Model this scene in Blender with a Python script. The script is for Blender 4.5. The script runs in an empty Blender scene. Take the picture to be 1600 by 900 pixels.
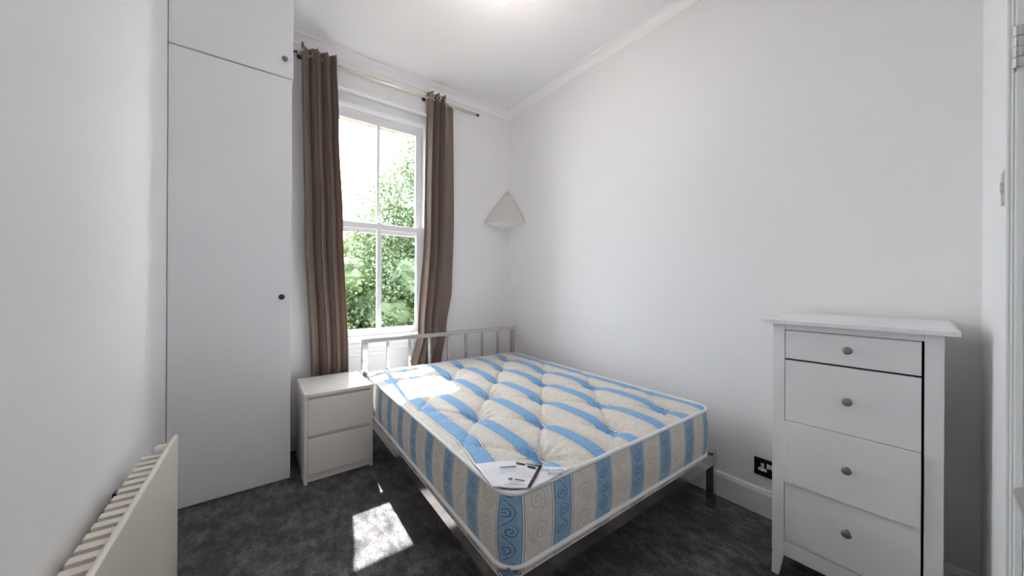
import bpy, bmesh, math, random
from mathutils import Vector, Matrix
random.seed(7)
S = bpy.context.scene
COL = S.collection
PI = math.pi

# ------------------------------------------------------------------ camera
F_PX, YAW, ROLL, CY, EYE = 537.665, math.radians(37.195), math.radians(0.2966), 442.643, 1.2365
cam_d = bpy.data.cameras.new('camera')
cam_d.sensor_width = 36.0
cam_d.lens = F_PX / 1600 * 36.0
cam_d.shift_y = -(450 - CY) / 1600
cam_d.clip_start = 0.02
cam = bpy.data.objects.new('camera', cam_d)
COL.objects.link(cam)
fw = Vector((math.sin(YAW), math.cos(YAW), 0))
r0 = Vector((math.cos(YAW), -math.sin(YAW), 0))
up0 = Vector((0, 0, 1))
rt = r0 * math.cos(ROLL) + up0 * math.sin(ROLL)
up = -r0 * math.sin(ROLL) + up0 * math.cos(ROLL)
cam.matrix_world = Matrix(((rt.x, up.x, -fw.x, 0), (rt.y, up.y, -fw.y, 0), (rt.z, up.z, -fw.z, EYE), (0, 0, 0, 1)))
S.camera = cam

# ------------------------------------------------------------------ world, sun, exposure
SKY, SUN, BULB, EXPO = 7.6, 23.0, 4.4, 1.0
w = bpy.data.worlds.new('sky')
S.world = w
w.use_nodes = True
wn, wl = w.node_tree.nodes, w.node_tree.links
bg = wn['Background']
tc = wn.new('ShaderNodeTexCoord')
nz = wn.new('ShaderNodeTexNoise')
nz.inputs['Scale'].default_value = 2.2
nz.inputs['Detail'].default_value = 5
cr = wn.new('ShaderNodeValToRGB')
cr.color_ramp.elements[0].position = 0.35
cr.color_ramp.elements[0].color = (0.78, 0.89, 1.0, 1)
cr.color_ramp.elements[1].position = 0.6
cr.color_ramp.elements[1].color = (1.0, 0.975, 0.985, 1)
wl.new(tc.outputs['Generated'], nz.inputs['Vector'])
wl.new(nz.outputs['Fac'], cr.inputs['Fac'])
wl.new(cr.outputs['Color'], bg.inputs['Color'])
bg.inputs['Strength'].default_value = SKY

sun_d = bpy.data.lights.new('sun', 'SUN')
sun_d.energy = SUN
sun_d.angle = math.radians(0.55)
sun_d.color = (1.0, 0.955, 0.91)
sun = bpy.data.objects.new('sun', sun_d)
COL.objects.link(sun)
sun.rotation_euler = Vector((-0.140, -1.0, -1.58)).to_track_quat('-Z', 'Y').to_euler()
sun.location = (2, 8, 12)

S.view_settings.view_transform = 'Standard'
S.view_settings.look = 'None'
S.view_settings.gamma = 1.0
S.view_settings.use_curve_mapping = False
S.view_settings.exposure = EXPO
S.cycles.max_bounces = 9
S.cycles.diffuse_bounces = 8
S.cycles.transparent_max_bounces = 8
S.cycles.sample_clamp_indirect = 6
S.cycles.adaptive_threshold = 0.02

# ------------------------------------------------------------------ helpers
def T(M, p):
    return M @ Vector(p) if M is not None else Vector(p)

class MB:
    """collects shapes and links them as one mesh object"""
    def __init__(self):
        self.bm = bmesh.new()
    def box(self, a, b, bev=0.0, seg=2, M=None):
        x0, y0, z0 = a; x1, y1, z1 = b
        vs = [self.bm.verts.new(p) for p in ((x0,y0,z0),(x1,y0,z0),(x1,y1,z0),(x0,y1,z0),(x0,y0,z1),(x1,y0,z1),(x1,y1,z1),(x0,y1,z1))]
        fs = [self.bm.faces.new([vs[i] for i in q]) for q in ((3,2,1,0),(4,5,6,7),(0,1,5,4),(1,2,6,5),(2,3,7,6),(3,0,4,7))]
        allv = list(vs)
        if bev > 0:
            es = list({e for f in fs for e in f.edges})
            r = bmesh.ops.bevel(self.bm, geom=es, offset=bev, segments=seg, profile=0.5, affect='EDGES')
            allv = list({v for f in r['faces'] for v in f.verts} | {v for v in vs if v.is_valid})
        if M is not None:
            for v in allv: v.co = M @ v.co
        return self
    def hexa(self, bottom, top):
        vs = [self.bm.verts.new(p) for p in list(bottom) + list(top)]
        for q in ((3,2,1,0),(4,5,6,7),(0,1,5,4),(1,2,6,5),(2,3,7,6),(3,0,4,7)):
            self.bm.faces.new([vs[i] for i in q])
        return self
    def lathe(self, prof, M=None, n=24, smooth=True):
        """prof: list of (r, z) along local z"""
        rings = []
        for r, z in prof:
            if r < 1e-6:
                rings.append([self.bm.verts.new(T(M, (0, 0, z)))])
            else:
                rings.append([self.bm.verts.new(T(M, (r*math.cos(2*PI*i/n), r*math.sin(2*PI*i/n), z))) for i in range(n)])
        for A, B in zip(rings, rings[1:]):
            for i in range(n):
                j = (i+1) % n
                if len(A) == 1 and len(B) == 1: continue
                if len(A) == 1: f = self.bm.faces.new((A[0], B[i], B[j]))
                elif len(B) == 1: f = self.bm.faces.new((A[i], A[j], B[0]))
                else: f = self.bm.faces.new((A[i], A[j], B[j], B[i]))
                f.smooth = smooth
        return self
    def tube(self, pts, r, n=10, closed=False, radii=None):
        pts = [Vector(p) for p in pts]
        m = len(pts); rings = []; prev = None
        for k, p in enumerate(pts):
            if closed: d = pts[(k+1) % m] - pts[k-1]
            else: d = pts[min(k+1, m-1)] - pts[max(k-1, 0)]
            d.normalize()
            if prev is None:
                a = Vector((0,0,1)) if abs(d.z) < 0.9 else Vector((1,0,0))
                e1 = d.cross(a).normalized()
            else:
                e1 = (prev - d*prev.dot(d)).normalized()
            prev = e1; e2 = d.cross(e1)
            rr = radii[k] if radii else r
            rings.append([self.bm.verts.new(p + (e1*math.cos(2*PI*i/n) + e2*math.sin(2*PI*i/n))*rr) for i in range(n)])
        for k in range(m if closed else m-1):
            A, B = rings[k], rings[(k+1) % m]
            for i in range(n):
                j = (i+1) % n
                f = self.bm.faces.new((A[i], A[j], B[j], B[i])); f.smooth = True
        if not closed:
            self.bm.faces.new(list(reversed(rings[0]))); self.bm.faces.new(rings[-1])
        return self
    def prism(self, poly, z0, z1, M=None):
        A = [self.bm.verts.new(T(M, (x, y, z0))) for x, y in poly]
        B = [self.bm.verts.new(T(M, (x, y, z1))) for x, y in poly]
        n = len(poly)
        self.bm.faces.new(list(reversed(A))); self.bm.faces.new(B)
        for i in range(n):
            j = (i+1) % n
            self.bm.faces.new((A[i], A[j], B[j], B[i]))
        return self
    def build(self, name, mat, parent=None, smooth_all=False):
        bmesh.ops.recalc_face_normals(self.bm, faces=self.bm.faces[:])
        if smooth_all:
            for f in self.bm.faces: f.smooth = True
        me = bpy.data.meshes.new(name)
        self.bm.to_mesh(me); self.bm.free()
        return link(name, me, mat, parent)

def link(name, me, mat, parent=None):
    o = bpy.data.objects.new(name, me)
    COL.objects.link(o)
    if mat is not None and len(me.materials) == 0:
        for m_ in (mat if isinstance(mat, (list, tuple)) else [mat]): me.materials.append(m_)
    if parent is not None: o.parent = parent
    return o

def tag(o, label=None, cat=None, group=None, kind=None):
    if label: o['label'] = label
    if cat: o['category'] = cat
    if group: o['group'] = group
    if kind: o['kind'] = kind
    return o

def empty(name, loc=(0,0,0), rz=0.0):
    o = bpy.data.objects.new(name, None)
    COL.objects.link(o)
    o.empty_display_size = 0.1
    o.location = loc; o.rotation_euler = (0, 0, rz)
    return o

def struct(o, label, cat):
    return tag(o, label, cat, kind='structure')

def bx(name, a, b, mat, parent=None, bev=0.0, seg=2):
    return MB().box(a, b, bev, seg).build(name, mat, parent)

# ------------------------------------------------------------------ materials
class G:
    """tiny node-expression helper"""
    def __init__(self, mat):
        self.nt = mat.node_tree; self.n = self.nt.nodes; self.l = self.nt.links
    def _in(self, sock, v):
        if isinstance(v, (int, float)): sock.default_value = v
        else: self.l.new(v, sock)
    def m(self, op, a, b=0.0, c=0.0):
        k = self.n.new('ShaderNodeMath'); k.operation = op
        self._in(k.inputs[0], a); self._in(k.inputs[1], b); self._in(k.inputs[2], c)
        return k.outputs[0]
    def mix(self, fac, a, b):
        k = self.n.new('ShaderNodeMix'); k.data_type = 'RGBA'
        self._in(k.inputs['Factor'], fac)
        for s, v in ((k.inputs[6], a), (k.inputs[7], b)):
            if isinstance(v, tuple): s.default_value = (*v, 1)
            else: self.l.new(v, s)
        return k.outputs[2]
    def noise(self, scale, detail=3, vec=None, rough=0.5):
        k = self.n.new('ShaderNodeTexNoise')
        k.inputs['Scale'].default_value = scale; k.inputs['Detail'].default_value = detail
        k.inputs['Roughness'].default_value = rough
        if vec is not None: self.l.new(vec, k.inputs['Vector'])
        return k.outputs['Fac']
    def coord(self, which='Object', scale=None):
        k = self.n.new('ShaderNodeTexCoord')
        o = k.outputs[which]
        if scale:
            mp = self.n.new('ShaderNodeMapping'); mp.inputs['Scale'].default_value = scale
            self.l.new(o, mp.inputs['Vector']); o = mp.outputs[0]
        return o
    def ramp(self, fac, p0, c0, p1, c1):
        k = self.n.new('ShaderNodeValToRGB')
        k.color_ramp.elements[0].position = p0; k.color_ramp.elements[0].color = (*c0, 1)
        k.color_ramp.elements[1].position = p1; k.color_ramp.elements[1].color = (*c1, 1)
        self.l.new(fac, k.inputs[0]); return k.outputs[0]
    def bump(self, h, strength, dist):
        k = self.n.new('ShaderNodeBump')
        k.inputs['Strength'].default_value = strength; k.inputs['Distance'].default_value = dist
        self.l.new(h, k.inputs['Height']); return k.outputs[0]

def mat(name, col, rough=0.5, metal=0.0, var=0.0, vscale=3.0, bump=0.0, bscale=200.0, spec=0.5, coords='Object', sheen=0.0):
    m_ = bpy.data.materials.new(name); m_.use_nodes = True
    g = G(m_); p = g.n['Principled BSDF']
    p.inputs['Base Color'].default_value = (*col, 1)
    p.inputs['Roughness'].default_value = rough
    p.inputs['Metallic'].default_value = metal
    p.inputs['Specular IOR Level'].default_value = spec
    if sheen:
        p.inputs['Sheen Weight'].default_value = sheen
    co = g.coord(coords)
    f = g.noise(vscale, 4, co)
    v = max(var, 0.012)
    g.l.new(g.ramp(f, 0.3, tuple(c*(1-v) for c in col), 0.7, tuple(min(1, c*(1+v)) for c in col)), p.inputs['Base Color'])
    if bump:
        g.l.new(g.bump(g.noise(bscale, 2, co), bump, 0.001), p.inputs['Normal'])
    return m_

M = {}
M['wall'] = mat('wall_paint', (0.835, 0.826, 0.836), 0.62, var=0.012, vscale=1.6, bump=0.10, bscale=160)
M['ceiling'] = mat('ceiling_paint', (0.885, 0.868, 0.878), 0.42, var=0.012, vscale=1.3, bump=0.06, bscale=90)
M['trim'] = mat('trim_gloss', (0.82, 0.82, 0.825), 0.32, bump=0.04, bscale=60)
M['window_white'] = mat('window_paint', (0.84, 0.84, 0.86), 0.35, bump=0.05, bscale=80)
M['wardrobe'] = mat('wardrobe_paint', (0.82, 0.83, 0.85), 0.40, var=0.01, vscale=2.0, bump=0.05, bscale=120)
M['chest'] = mat('chest_paint', (0.79, 0.785, 0.80), 0.38, bump=0.03, bscale=100)
M['night'] = mat('nightstand_foil', (0.87, 0.84, 0.805), 0.28)
M['night_dark'] = mat('nightstand_groove', (0.70, 0.64, 0.57), 0.5)
M['radiator'] = mat('radiator_enamel', (0.76, 0.71, 0.63), 0.35, bump=0.03, bscale=70)
M['chrome'] = mat('polished_chrome', (0.60, 0.56, 0.52), 0.15, 1.0)
M['steel'] = mat('brushed_steel', (0.55, 0.54, 0.53), 0.32, 1.0, var=0.05, vscale=40)
M['knob'] = mat('grey_knob', (0.22, 0.215, 0.21), 0.38, 0.55)
M['dark_knob'] = mat('black_knob', (0.03, 0.03, 0.033), 0.35, 0.3)
M['black'] = mat('black_plastic', (0.012, 0.012, 0.014), 0.25)
M['white_plastic'] = mat('white_plastic', (0.86, 0.86, 0.85), 0.35)
M['gap_shade'] = mat('painted_gap_shade', (0.02, 0.02, 0.02), 0.9)  # near-black colour standing in for the shade inside the drawer gaps
M['rod'] = mat('brass_rod', (0.90, 0.83, 0.68), 0.25, 0.4)
M['shade'] = mat('paper_shade', (0.66, 0.635, 0.61), 0.8, var=0.02, vscale=12)
M['piping'] = mat('piping_tape', (0.80, 0.80, 0.80), 0.6, bump=0.2, bscale=500)
M['label'] = mat('label_satin', (0.82, 0.82, 0.88), 0.38, var=0.02, vscale=15)
M['ink'] = mat('black_ink', (0.012, 0.012, 0.015), 0.6)
M['grey_ink'] = mat('grey_ink', (0.16, 0.16, 0.17), 0.6)
M['teal_ink'] = mat('teal_ink', (0.03, 0.12, 0.13), 0.6)
M['slat'] = mat('slat_wood', (0.45, 0.33, 0.2), 0.6, var=0.1, vscale=10)
M['stone'] = mat('stone_lintel', (0.46, 0.34, 0.26), 0.85, var=0.25, vscale=14, bump=0.5, bscale=60)
M['brick_out'] = mat('outer_wall', (0.45, 0.36, 0.29), 0.9, var=0.2, vscale=6, bump=0.4, bscale=40)
M['ground'] = mat('garden_ground', (0.075, 0.075, 0.055), 0.95, var=0.3, vscale=2)
M['bark'] = mat('bark', (0.10, 0.075, 0.055), 0.9, var=0.3, vscale=8, bump=0.6, bscale=30)
M['gold'] = mat('eyelet_metal', (0.75, 0.72, 0.66), 0.25, 1.0)

def carpet_mat():
    m_ = bpy.data.materials.new('charcoal_carpet'); m_.use_nodes = True
    g = G(m_); p = g.n['Principled BSDF']
    co = g.coord('Object')
    big = g.noise(5.5, 6, co, 0.65)
    str_ = g.noise(24.0, 4, g.coord('Object', (1.0, 0.45, 1.0)), 0.65)
    fine = g.noise(120, 2, co, 0.7)
    kb = g.ramp(big, 0.42, (0.50, 0.50, 0.50), 0.58, (1.0, 1.0, 1.0))
    ks = g.ramp(str_, 0.40, (0.42, 0.42, 0.43), 0.60, (1.0, 1.0, 1.0))
    kf = g.ramp(fine, 0.35, (0.35, 0.35, 0.37), 0.65, (1.0, 1.0, 1.0))
    def mul(a_, b_):
        k = g.n.new('ShaderNodeMix'); k.data_type = 'RGBA'; k.blend_type = 'MULTIPLY'; k.inputs['Factor'].default_value = 1.0
        g.l.new(a_, k.inputs[6])
        if isinstance(b_, tuple): k.inputs[7].default_value = (*b_, 1)
        else: g.l.new(b_, k.inputs[7])
        return k.outputs[2]
    c = mul(mul(mul(kb, ks), kf), (0.225, 0.216, 0.234))  # lighter and darker sheen of the brushed pile, put into the colour
    g.l.new(c, p.inputs['Base Color'])
    p.inputs['Roughness'].default_value = 1.0
    p.inputs['Specular IOR Level'].default_value = 0.1
    p.inputs['Sheen Weight'].default_value = 0.25
    p.inputs['Sheen Roughness'].default_value = 0.5
    g.l.new(g.bump(g.m('ADD', fine, g.m('MULTIPLY', str_, 0.6)), 0.9, 0.006), p.inputs['Normal'])
    return m_
M['carpet'] = carpet_mat()

def glass_mat():
    m_ = bpy.data.materials.new('window_glass'); m_.use_nodes = True
    g = G(m_)
    out = g.n['Material Output']; g.n.remove(g.n['Principled BSDF'])
    tr = g.n.new('ShaderNodeBsdfTransparent'); tr.inputs[0].default_value = (0.93, 0.95, 0.94, 1)
    gl = g.n.new('ShaderNodeBsdfGlossy'); gl.inputs['Roughness'].default_value = 0.02
    lw = g.n.new('ShaderNodeLayerWeight'); lw.inputs['Blend'].default_value = 0.12
    dirt = g.noise(5, 4, g.coord('Object'))
    fac = g.m('MULTIPLY', lw.outputs['Fresnel'], g.m('ADD', 0.6, g.m('MULTIPLY', dirt, 0.3)))
    mx = g.n.new('ShaderNodeMixShader')
    g.l.new(fac, mx.inputs[0]); g.l.new(tr.outputs[0], mx.inputs[1]); g.l.new(gl.outputs[0], mx.inputs[2])
    g.l.new(mx.outputs[0], out.inputs[0])
    return m_
M['glass'] = glass_mat()

def cloth_mat():
    m_ = bpy.data.materials.new('taupe_curtain_cloth'); m_.use_nodes = True
    g = G(m_); out = g.n['Material Output']; p = g.n['Principled BSDF']
    co = g.coord('Object')
    c = g.ramp(g.noise(220, 2, g.coord('Object', (1, 1, 0.25))), 0.3, (0.205, 0.152, 0.126), 0.7, (0.26, 0.196, 0.163))
    g.l.new(c, p.inputs['Base Color'])
    p.inputs['Roughness'].default_value = 0.75
    p.inputs['Sheen Weight'].default_value = 0.15
    g.l.new(g.bump(g.noise(30, 3, g.coord('Object', (1, 1, 0.3))), 0.12, 0.01), p.inputs['Normal'])
    tl = g.n.new('ShaderNodeBsdfTranslucent'); tl.inputs[0].default_value = (0.30, 0.19, 0.14, 1)
    mx = g.n.new('ShaderNodeMixShader'); mx.inputs[0].default_value = 0.22
    g.l.new(p.outputs[0], mx.inputs[1]); g.l.new(tl.outputs[0], mx.inputs[2]); g.l.new(mx.outputs[0], out.inputs[0])
    return m_
M['cloth'] = cloth_mat()

def leaf_mat(name, c0, c1, trans):
    m_ = bpy.data.materials.new(name); m_.use_nodes = True
    g = G(m_); out = g.n['Material Output']; p = g.n['Principled BSDF']
    c = g.ramp(g.noise(1.6, 4, g.coord('Object')), 0.35, c0, 0.65, c1)
    g.l.new(c, p.inputs['Base Color'])
    p.inputs['Roughness'].default_value = 0.5
    tl = g.n.new('ShaderNodeBsdfTranslucent')
    g.l.new(c, tl.inputs[0])
    mx = g.n.new('ShaderNodeMixShader'); mx.inputs[0].default_value = trans
    g.l.new(p.outputs[0], mx.inputs[1]); g.l.new(tl.outputs[0], mx.inputs[2]); g.l.new(mx.outputs[0], out.inputs[0])
    return m_
M['leaf_dark'] = leaf_mat('leaf_dark', (0.038, 0.070, 0.032), (0.072, 0.112, 0.048), 0.18)
M['leaf_mid'] = leaf_mat('leaf_mid', (0.045, 0.082, 0.034), (0.090, 0.132, 0.050), 0.2)
M['leaf_yellow'] = leaf_mat('leaf_yellow', (0.065, 0.095, 0.026), (0.118, 0.140, 0.042), 0.2)

def ticking(name, side):
    """striped mattress ticking: u = stripe coordinate (blue centred on integers), v = metres along the stripe"""
    m_ = bpy.data.materials.new(name); m_.use_nodes = True
    g = G(m_); p = g.n['Principled BSDF']
    uvn = g.n.new('ShaderNodeUVMap'); uvn.uv_map = 'ticking'
    sp = g.n.new('ShaderNodeSeparateXYZ'); g.l.new(uvn.outputs[0], sp.inputs[0])
    s, t = sp.outputs[0], sp.outputs[1]
    PER = 0.227
    fr = g.m('SUBTRACT', g.m('FRACT', g.m('ADD', s, 0.5)), 0.5)
    d = g.m('MULTIPLY', g.m('ABSOLUTE', fr), PER)           # distance from the blue centre line
    pb = g.m('MULTIPLY', fr, PER)
    pc = g.m('MULTIPLY', g.m('SUBTRACT', g.m('FRACT', s), 0.5), PER)
    def spiral(px, tt, cell, R, pitch, width, shift):
        k = g.m('DIVIDE', tt, cell)
        fl = g.m('FLOOR', k)
        sg = g.m('SUBTRACT', g.m('MULTIPLY', g.m('FLOORED_MODULO', fl, 2.0), 2.0), 1.0)   # -1 / +1 by turns
        x = g.m('SUBTRACT', g.m('MULTIPLY', px, sg), shift)
        y = g.m('MULTIPLY', g.m('SUBTRACT', g.m('FRACT', k), 0.5), cell)
        r = g.m('SQRT', g.m('ADD', g.m('MULTIPLY', x, x), g.m('MULTIPLY', y, y)))
        th = g.m('DIVIDE', g.m('ARCTAN2', y, x), 2*PI)
        v = g.m('ABSOLUTE', g.m('SUBTRACT', g.m('FRACT', g.m('SUBTRACT', g.m('DIVIDE', r, pitch), th)), 0.5))
        ln = g.m('MULTIPLY', g.m('LESS_THAN', v, width/pitch/2), g.m('LESS_THAN', r, R))
        return ln
    def wave(px, tt, cell, amp, width):
        x = g.m('MULTIPLY', g.m('SINE', g.m('MULTIPLY', tt, PI/cell)), amp)
        return g.m('LESS_THAN', g.m('ABSOLUTE', g.m('SUBTRACT', px, x)), width/2)
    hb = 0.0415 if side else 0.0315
    in_blue = g.m('LESS_THAN', d, hb)
    edge1 = g.m('LESS_THAN', g.m('ABSOLUTE', g.m('SUBTRACT', d, hb+0.0012)), 0.0014)
    edge2 = g.m('LESS_THAN', g.m('ABSOLUTE', g.m('SUBTRACT', d, hb+0.0098)), 0.0012)
    white = g.m('LESS_THAN', g.m('ABSOLUTE', g.m('SUBTRACT', d, hb+0.0055)), 0.0036)
    fab = g.noise(55, 3, g.coord('Object'))
    cream = g.ramp(fab, 0.3, (0.67, 0.61, 0.55), 0.7, (0.76, 0.705, 0.645))
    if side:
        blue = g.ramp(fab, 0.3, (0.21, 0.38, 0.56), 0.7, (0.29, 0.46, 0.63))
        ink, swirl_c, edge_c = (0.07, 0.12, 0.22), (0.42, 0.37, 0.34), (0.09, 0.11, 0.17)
    else:
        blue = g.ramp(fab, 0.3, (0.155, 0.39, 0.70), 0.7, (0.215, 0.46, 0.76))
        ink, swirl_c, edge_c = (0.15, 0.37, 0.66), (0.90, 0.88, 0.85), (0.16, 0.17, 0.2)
    sb = g.m('MAXIMUM', spiral(pb, t, 0.062, 0.021, 0.0125, 0.0036, 0.006), wave(pb, t, 0.062, 0.02, 0.0034))
    sc_ = g.m('MAXIMUM', spiral(pc, g.m('ADD', t, g.m('MULTIPLY', g.m('FLOOR', s), 0.05)), 0.105, 0.040, 0.018, 0.0028, 0.006),
              wave(pc, g.m('ADD', t, g.m('MULTIPLY', g.m('FLOOR', s), 0.05)), 0.105, 0.045, 0.0026))
    bl = g.mix(sb, blue, ink) if side else g.mix(g.m('MULTIPLY', sb, 0.35), blue, ink)
    cm = g.mix(g.m('MULTIPLY', g.m('MULTIPLY', sc_, g.m('GREATER_THAN', d, hb+0.013)), 0.9), cream, swirl_c)
    c = g.mix(in_blue, cm, bl)
    c = g.mix(white, c, (0.83, 0.82, 0.80))
    c = g.mix(g.m('MAXIMUM', edge1, edge2), c, edge_c)
    g.l.new(c, p.inputs['Base Color'])
    p.inputs['Roughness'].default_value = 0.55
    p.inputs['Sheen Weight'].default_value = 0.1
    h = g.m('ADD', g.m('MULTIPLY', g.noise(600, 1, g.coord('Object')), 0.15),
            g.noise(34, 4, g.coord('Object', (0.35, 1.8, 1.0) if not side else (1, 1, 0.4)), 0.6))
    g.l.new(g.bump(h, 0.65 if not side else 0.25, 0.012), p.inputs['Normal'])
    return m_
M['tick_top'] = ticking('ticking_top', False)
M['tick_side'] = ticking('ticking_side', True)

def bulb_mat():
    m_ = bpy.data.materials.new('warm_bulb'); m_.use_nodes = True
    p = m_.node_tree.nodes['Principled BSDF']
    p.inputs['Base Color'].default_value = (0.6, 0.45, 0.35, 1)
    p.inputs['Emission Color'].default_value = (1, 0.6, 0.36, 1)
    p.inputs['Emission Strength'].default_value = 0.6
    return m_
M['bulb'] = bulb_mat()

# ------------------------------------------------------------------ room shell
XL, XR, YF, ZC = -0.357, 2.2016, 2.985, 3.058      # left wall, right wall, window wall, ceiling
COV = 2.998                                         # underside of the coving
YB = -0.35                                          # back of the shell behind the near wall
OX0, OX1, OZ1 = 0.435, 1.305, 2.775                 # window recess in the far wall
struct(bx('floor', (XL-0.1, YB, -0.12), (XR+0.1, YF+0.08, 0), M['carpet']), 'charcoal carpet floor', 'floor')
struct(bx('ceiling', (XL-0.1, YB, ZC), (XR+0.1, YF+0.3, ZC+0.12), M['ceiling']), 'white painted ceiling', 'ceiling')
struct(bx('wall_right', (XR, YB, -0.12), (XR+0.12, YF+0.3, ZC+0.12), M['wall']), 'white wall along the bed', 'wall')
struct(bx('wall_left', (XL-0.12, YB, -0.12), (XL, YF+0.3, ZC+0.12), M['wall']), 'white wall behind the radiator', 'wall')
wf = MB()
wf.box((XL-0.12, YF, -0.12), (OX0, YF+0.19, ZC+0.12))
wf.box((OX1, YF, -0.12), (XR+0.12, YF+0.19, ZC+0.12))
wf.box((OX0, YF, OZ1), (OX1, YF+0.19, ZC+0.12))
wf.box((OX0, YF+0.085, -0.12), (OX1, YF+0.19, 0.745))
struct(wf.build('wall_far', M['wall']), 'white wall around the window recess', 'wall')
# outer leaf of masonry with the lintel and the stone sill
ol = MB()
ol.box((XL-1.6, YF+0.19, -3.0), (OX0+0.03, YF+0.265, ZC+0.8))
ol.box((OX1-0.03, YF+0.19, -3.0), (XR+1.6, YF+0.265, ZC+0.8))
ol.box((OX0+0.03, YF+0.19, -3.0), (OX1-0.03, YF+0.265, 0.70))
ol.box((OX0+0.03, YF+0.19, 2.80), (OX1-0.03, YF+0.265, ZC+0.8))
struct(ol.build('wall_outer', M['brick_out']), 'outer masonry face of the window wall', 'wall')
struct(bx('trim_lintel', (OX0-0.1, YF+0.165, 2.641), (OX1+0.1, YF+0.27, 2.80), M['stone'], bev=0.004), 'weathered stone lintel outside above the window', 'lintel')
struct(bx('trim_outer_sill', (OX0-0.05, YF+0.16, 0.70), (OX1+0.05, YF+0.33, 0.765), M['stone'], bev=0.01), 'stone sill outside below the window', 'sill')

# near wall, slightly out of square: local frame u (from the corner leftwards), v (into the room)
SK = math.atan(0.040)
near = Matrix.Translation((XR, -0.038, 0)) @ Matrix.Rotation(PI + SK, 4, 'Z')
# local +x runs leftwards from the corner, local +y points out of the room (so into the room is -y)
near_M = near
def nearbox(mb, u0, u1, v0, v1, z0, z1, bev=0.0):
    return mb.box((u0, -v1, z0), (u1, -v0, z1), bev, 2, near_M)
DU0, DU1, DZ = 0.915, 1.685, 2.02                   # door opening
wnr = MB()
nearbox(wnr, -0.12, DU0, -0.1, 0, -0.12, ZC+0.12)
nearbox(wnr, DU1, 2.75, -0.1, 0, -0.12, ZC+0.12)
nearbox(wnr, DU0, DU1, -0.1, 0, DZ, ZC+0.12)
struct(wnr.build('wall_near', M['wall']), 'white wall with the door beside the chest', 'wall')
ar = MB()
for (u0, u1) in ((DU0-0.068, DU0+0.0), (DU1, DU1+0.068)):
    nearbox(ar, u0, u1, 0.0, 0.012, 0, DZ+0.068, 0.003)
nearbox(ar, DU0, DU1, 0.0, 0.012, DZ, DZ+0.068, 0.003)
nearbox(ar, DU0-0.068, DU0-0.050, 0.012, 0.019, 0, DZ+0.068, 0.004)
nearbox(ar, DU0-0.014, DU0-0.004, 0.012, 0.016, 0, DZ+0.0, 0.002)
struct(ar.build('trim_architrave', M['trim']), 'white moulded door architrave', 'architrave')
door = empty('door_1')
struct(door, 'white panelled door closed beside the camera', 'door')
dl = MB(); nearbox(dl, DU0+0.004, DU1-0.004, -0.045, -0.005, 0.006, DZ-0.004, 0.002); dl.build('leaf', M['trim'], door)
for (u0, u1, z0, z1) in ((0.10, 0.36, 0.22, 0.85), (0.42, 0.68, 0.22, 0.85), (0.10, 0.36, 1.02, 1.85), (0.42, 0.68, 1.02, 1.85)):
    q = MB()
    for (a, b, c, d) in ((u0, u1, z0, z0+0.02), (u0, u1, z1-0.02, z1), (u0, u0+0.02, z0+0.02, z1-0.02), (u1-0.02, u1, z0+0.02, z1-0.02)):
        nearbox(q, DU0+a, DU0+b, -0.006, 0.002, c, d, 0.003)
    q.build('panel_moulding', M['trim'], door)
for zh in (1.74, 0.24):
    hg = MB()
    for k in range(4):
        z0 = zh - 0.044 + k*0.022
        R_ = 0.0078 if k % 2 else 0.0070
        hg.lathe([(0, z0), (R_, z0), (R_, z0+0.0208), (0, z0+0.0208)], near_M @ Matrix.Translation((DU0+0.001, -0.009, 0)), 14, False)
    h_ = hg.build('hinge', M['steel'], door)
    lf = MB(); nearbox(lf, DU0-0.012, DU0, 0.0125, 0.0140, zh-0.05, zh+0.05); lf.build('hinge_leaf', M['steel'], h_)
hd = MB()
hd.lathe([(0, 0), (0.026, 0), (0.026, 0.008), (0.011, 0.011), (0.009, 0.056), (0, 0.056)], near_M @ Matrix.Translation((1.635, 0.005, 1.0)) @ Matrix.Rotation(PI/2, 4, 'X'), 20)
hd.tube([near_M @ Vector((1.64, -0.054, 1.0)), near_M @ Vector((1.60, -0.057, 1.0)), near_M @ Vector((1.500, -0.057, 1.0))], 0.0072, 12)
tag(hd.build('lever_handle', M['steel'], door), 'satin steel lever handle')

# skirting boards
def skirting(name, a, b, mt, label):
    """a, b: ends on the wall line, room on the left of a->b"""
    a, b = Vector(a), Vector(b)
    d = (b - a).normalized(); n = Vector((-d.y, d.x))
    prof = [(0, 0), (0.018, 0), (0.018, 0.118), (0.014, 0.126), (0.012, 0.134), (0.006, 0.14), (0, 0.14)]
    mb = MB()
    A = [mb.bm.verts.new((a.x+n.x*p, a.y+n.y*p, z)) for p, z in prof]
    B = [mb.bm.verts.new((b.x+n.x*p, b.y+n.y*p, z)) for p, z in prof]
    mb.bm.faces.new(A); mb.bm.faces.new(list(reversed(B)))
    for i in range(len(prof)):
        j = (i+1) % len(prof); mb.bm.faces.new((A[i], B[i], B[j], A[j]))
    return struct(mb.build(name, mt), label, 'skirting')
skirting('baseboard_right', (XR, -0.03), (XR, YF), M['trim'], 'white skirting board along the right wall')
skirting('baseboard_far', (XR-0.018, YF), (OX1, YF), M['trim'], 'white skirting board below the corner lamp')
skirting('baseboard_far', (OX0, YF), (0.212, YF), M['trim'], 'white skirting board beside the wardrobe')
skirting('baseboard_left', (XL, 2.555), (XL, -0.12), M['trim'], 'white skirting board behind the radiator')
na, nb = near_M @ Vector((DU0-0.07, 0, 0)), near_M @ Vector((0.02, 0, 0))
skirting('baseboard_near', (na.x, na.y), (nb.x, nb.y), M['trim'], 'white skirting board beside the door')

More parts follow.
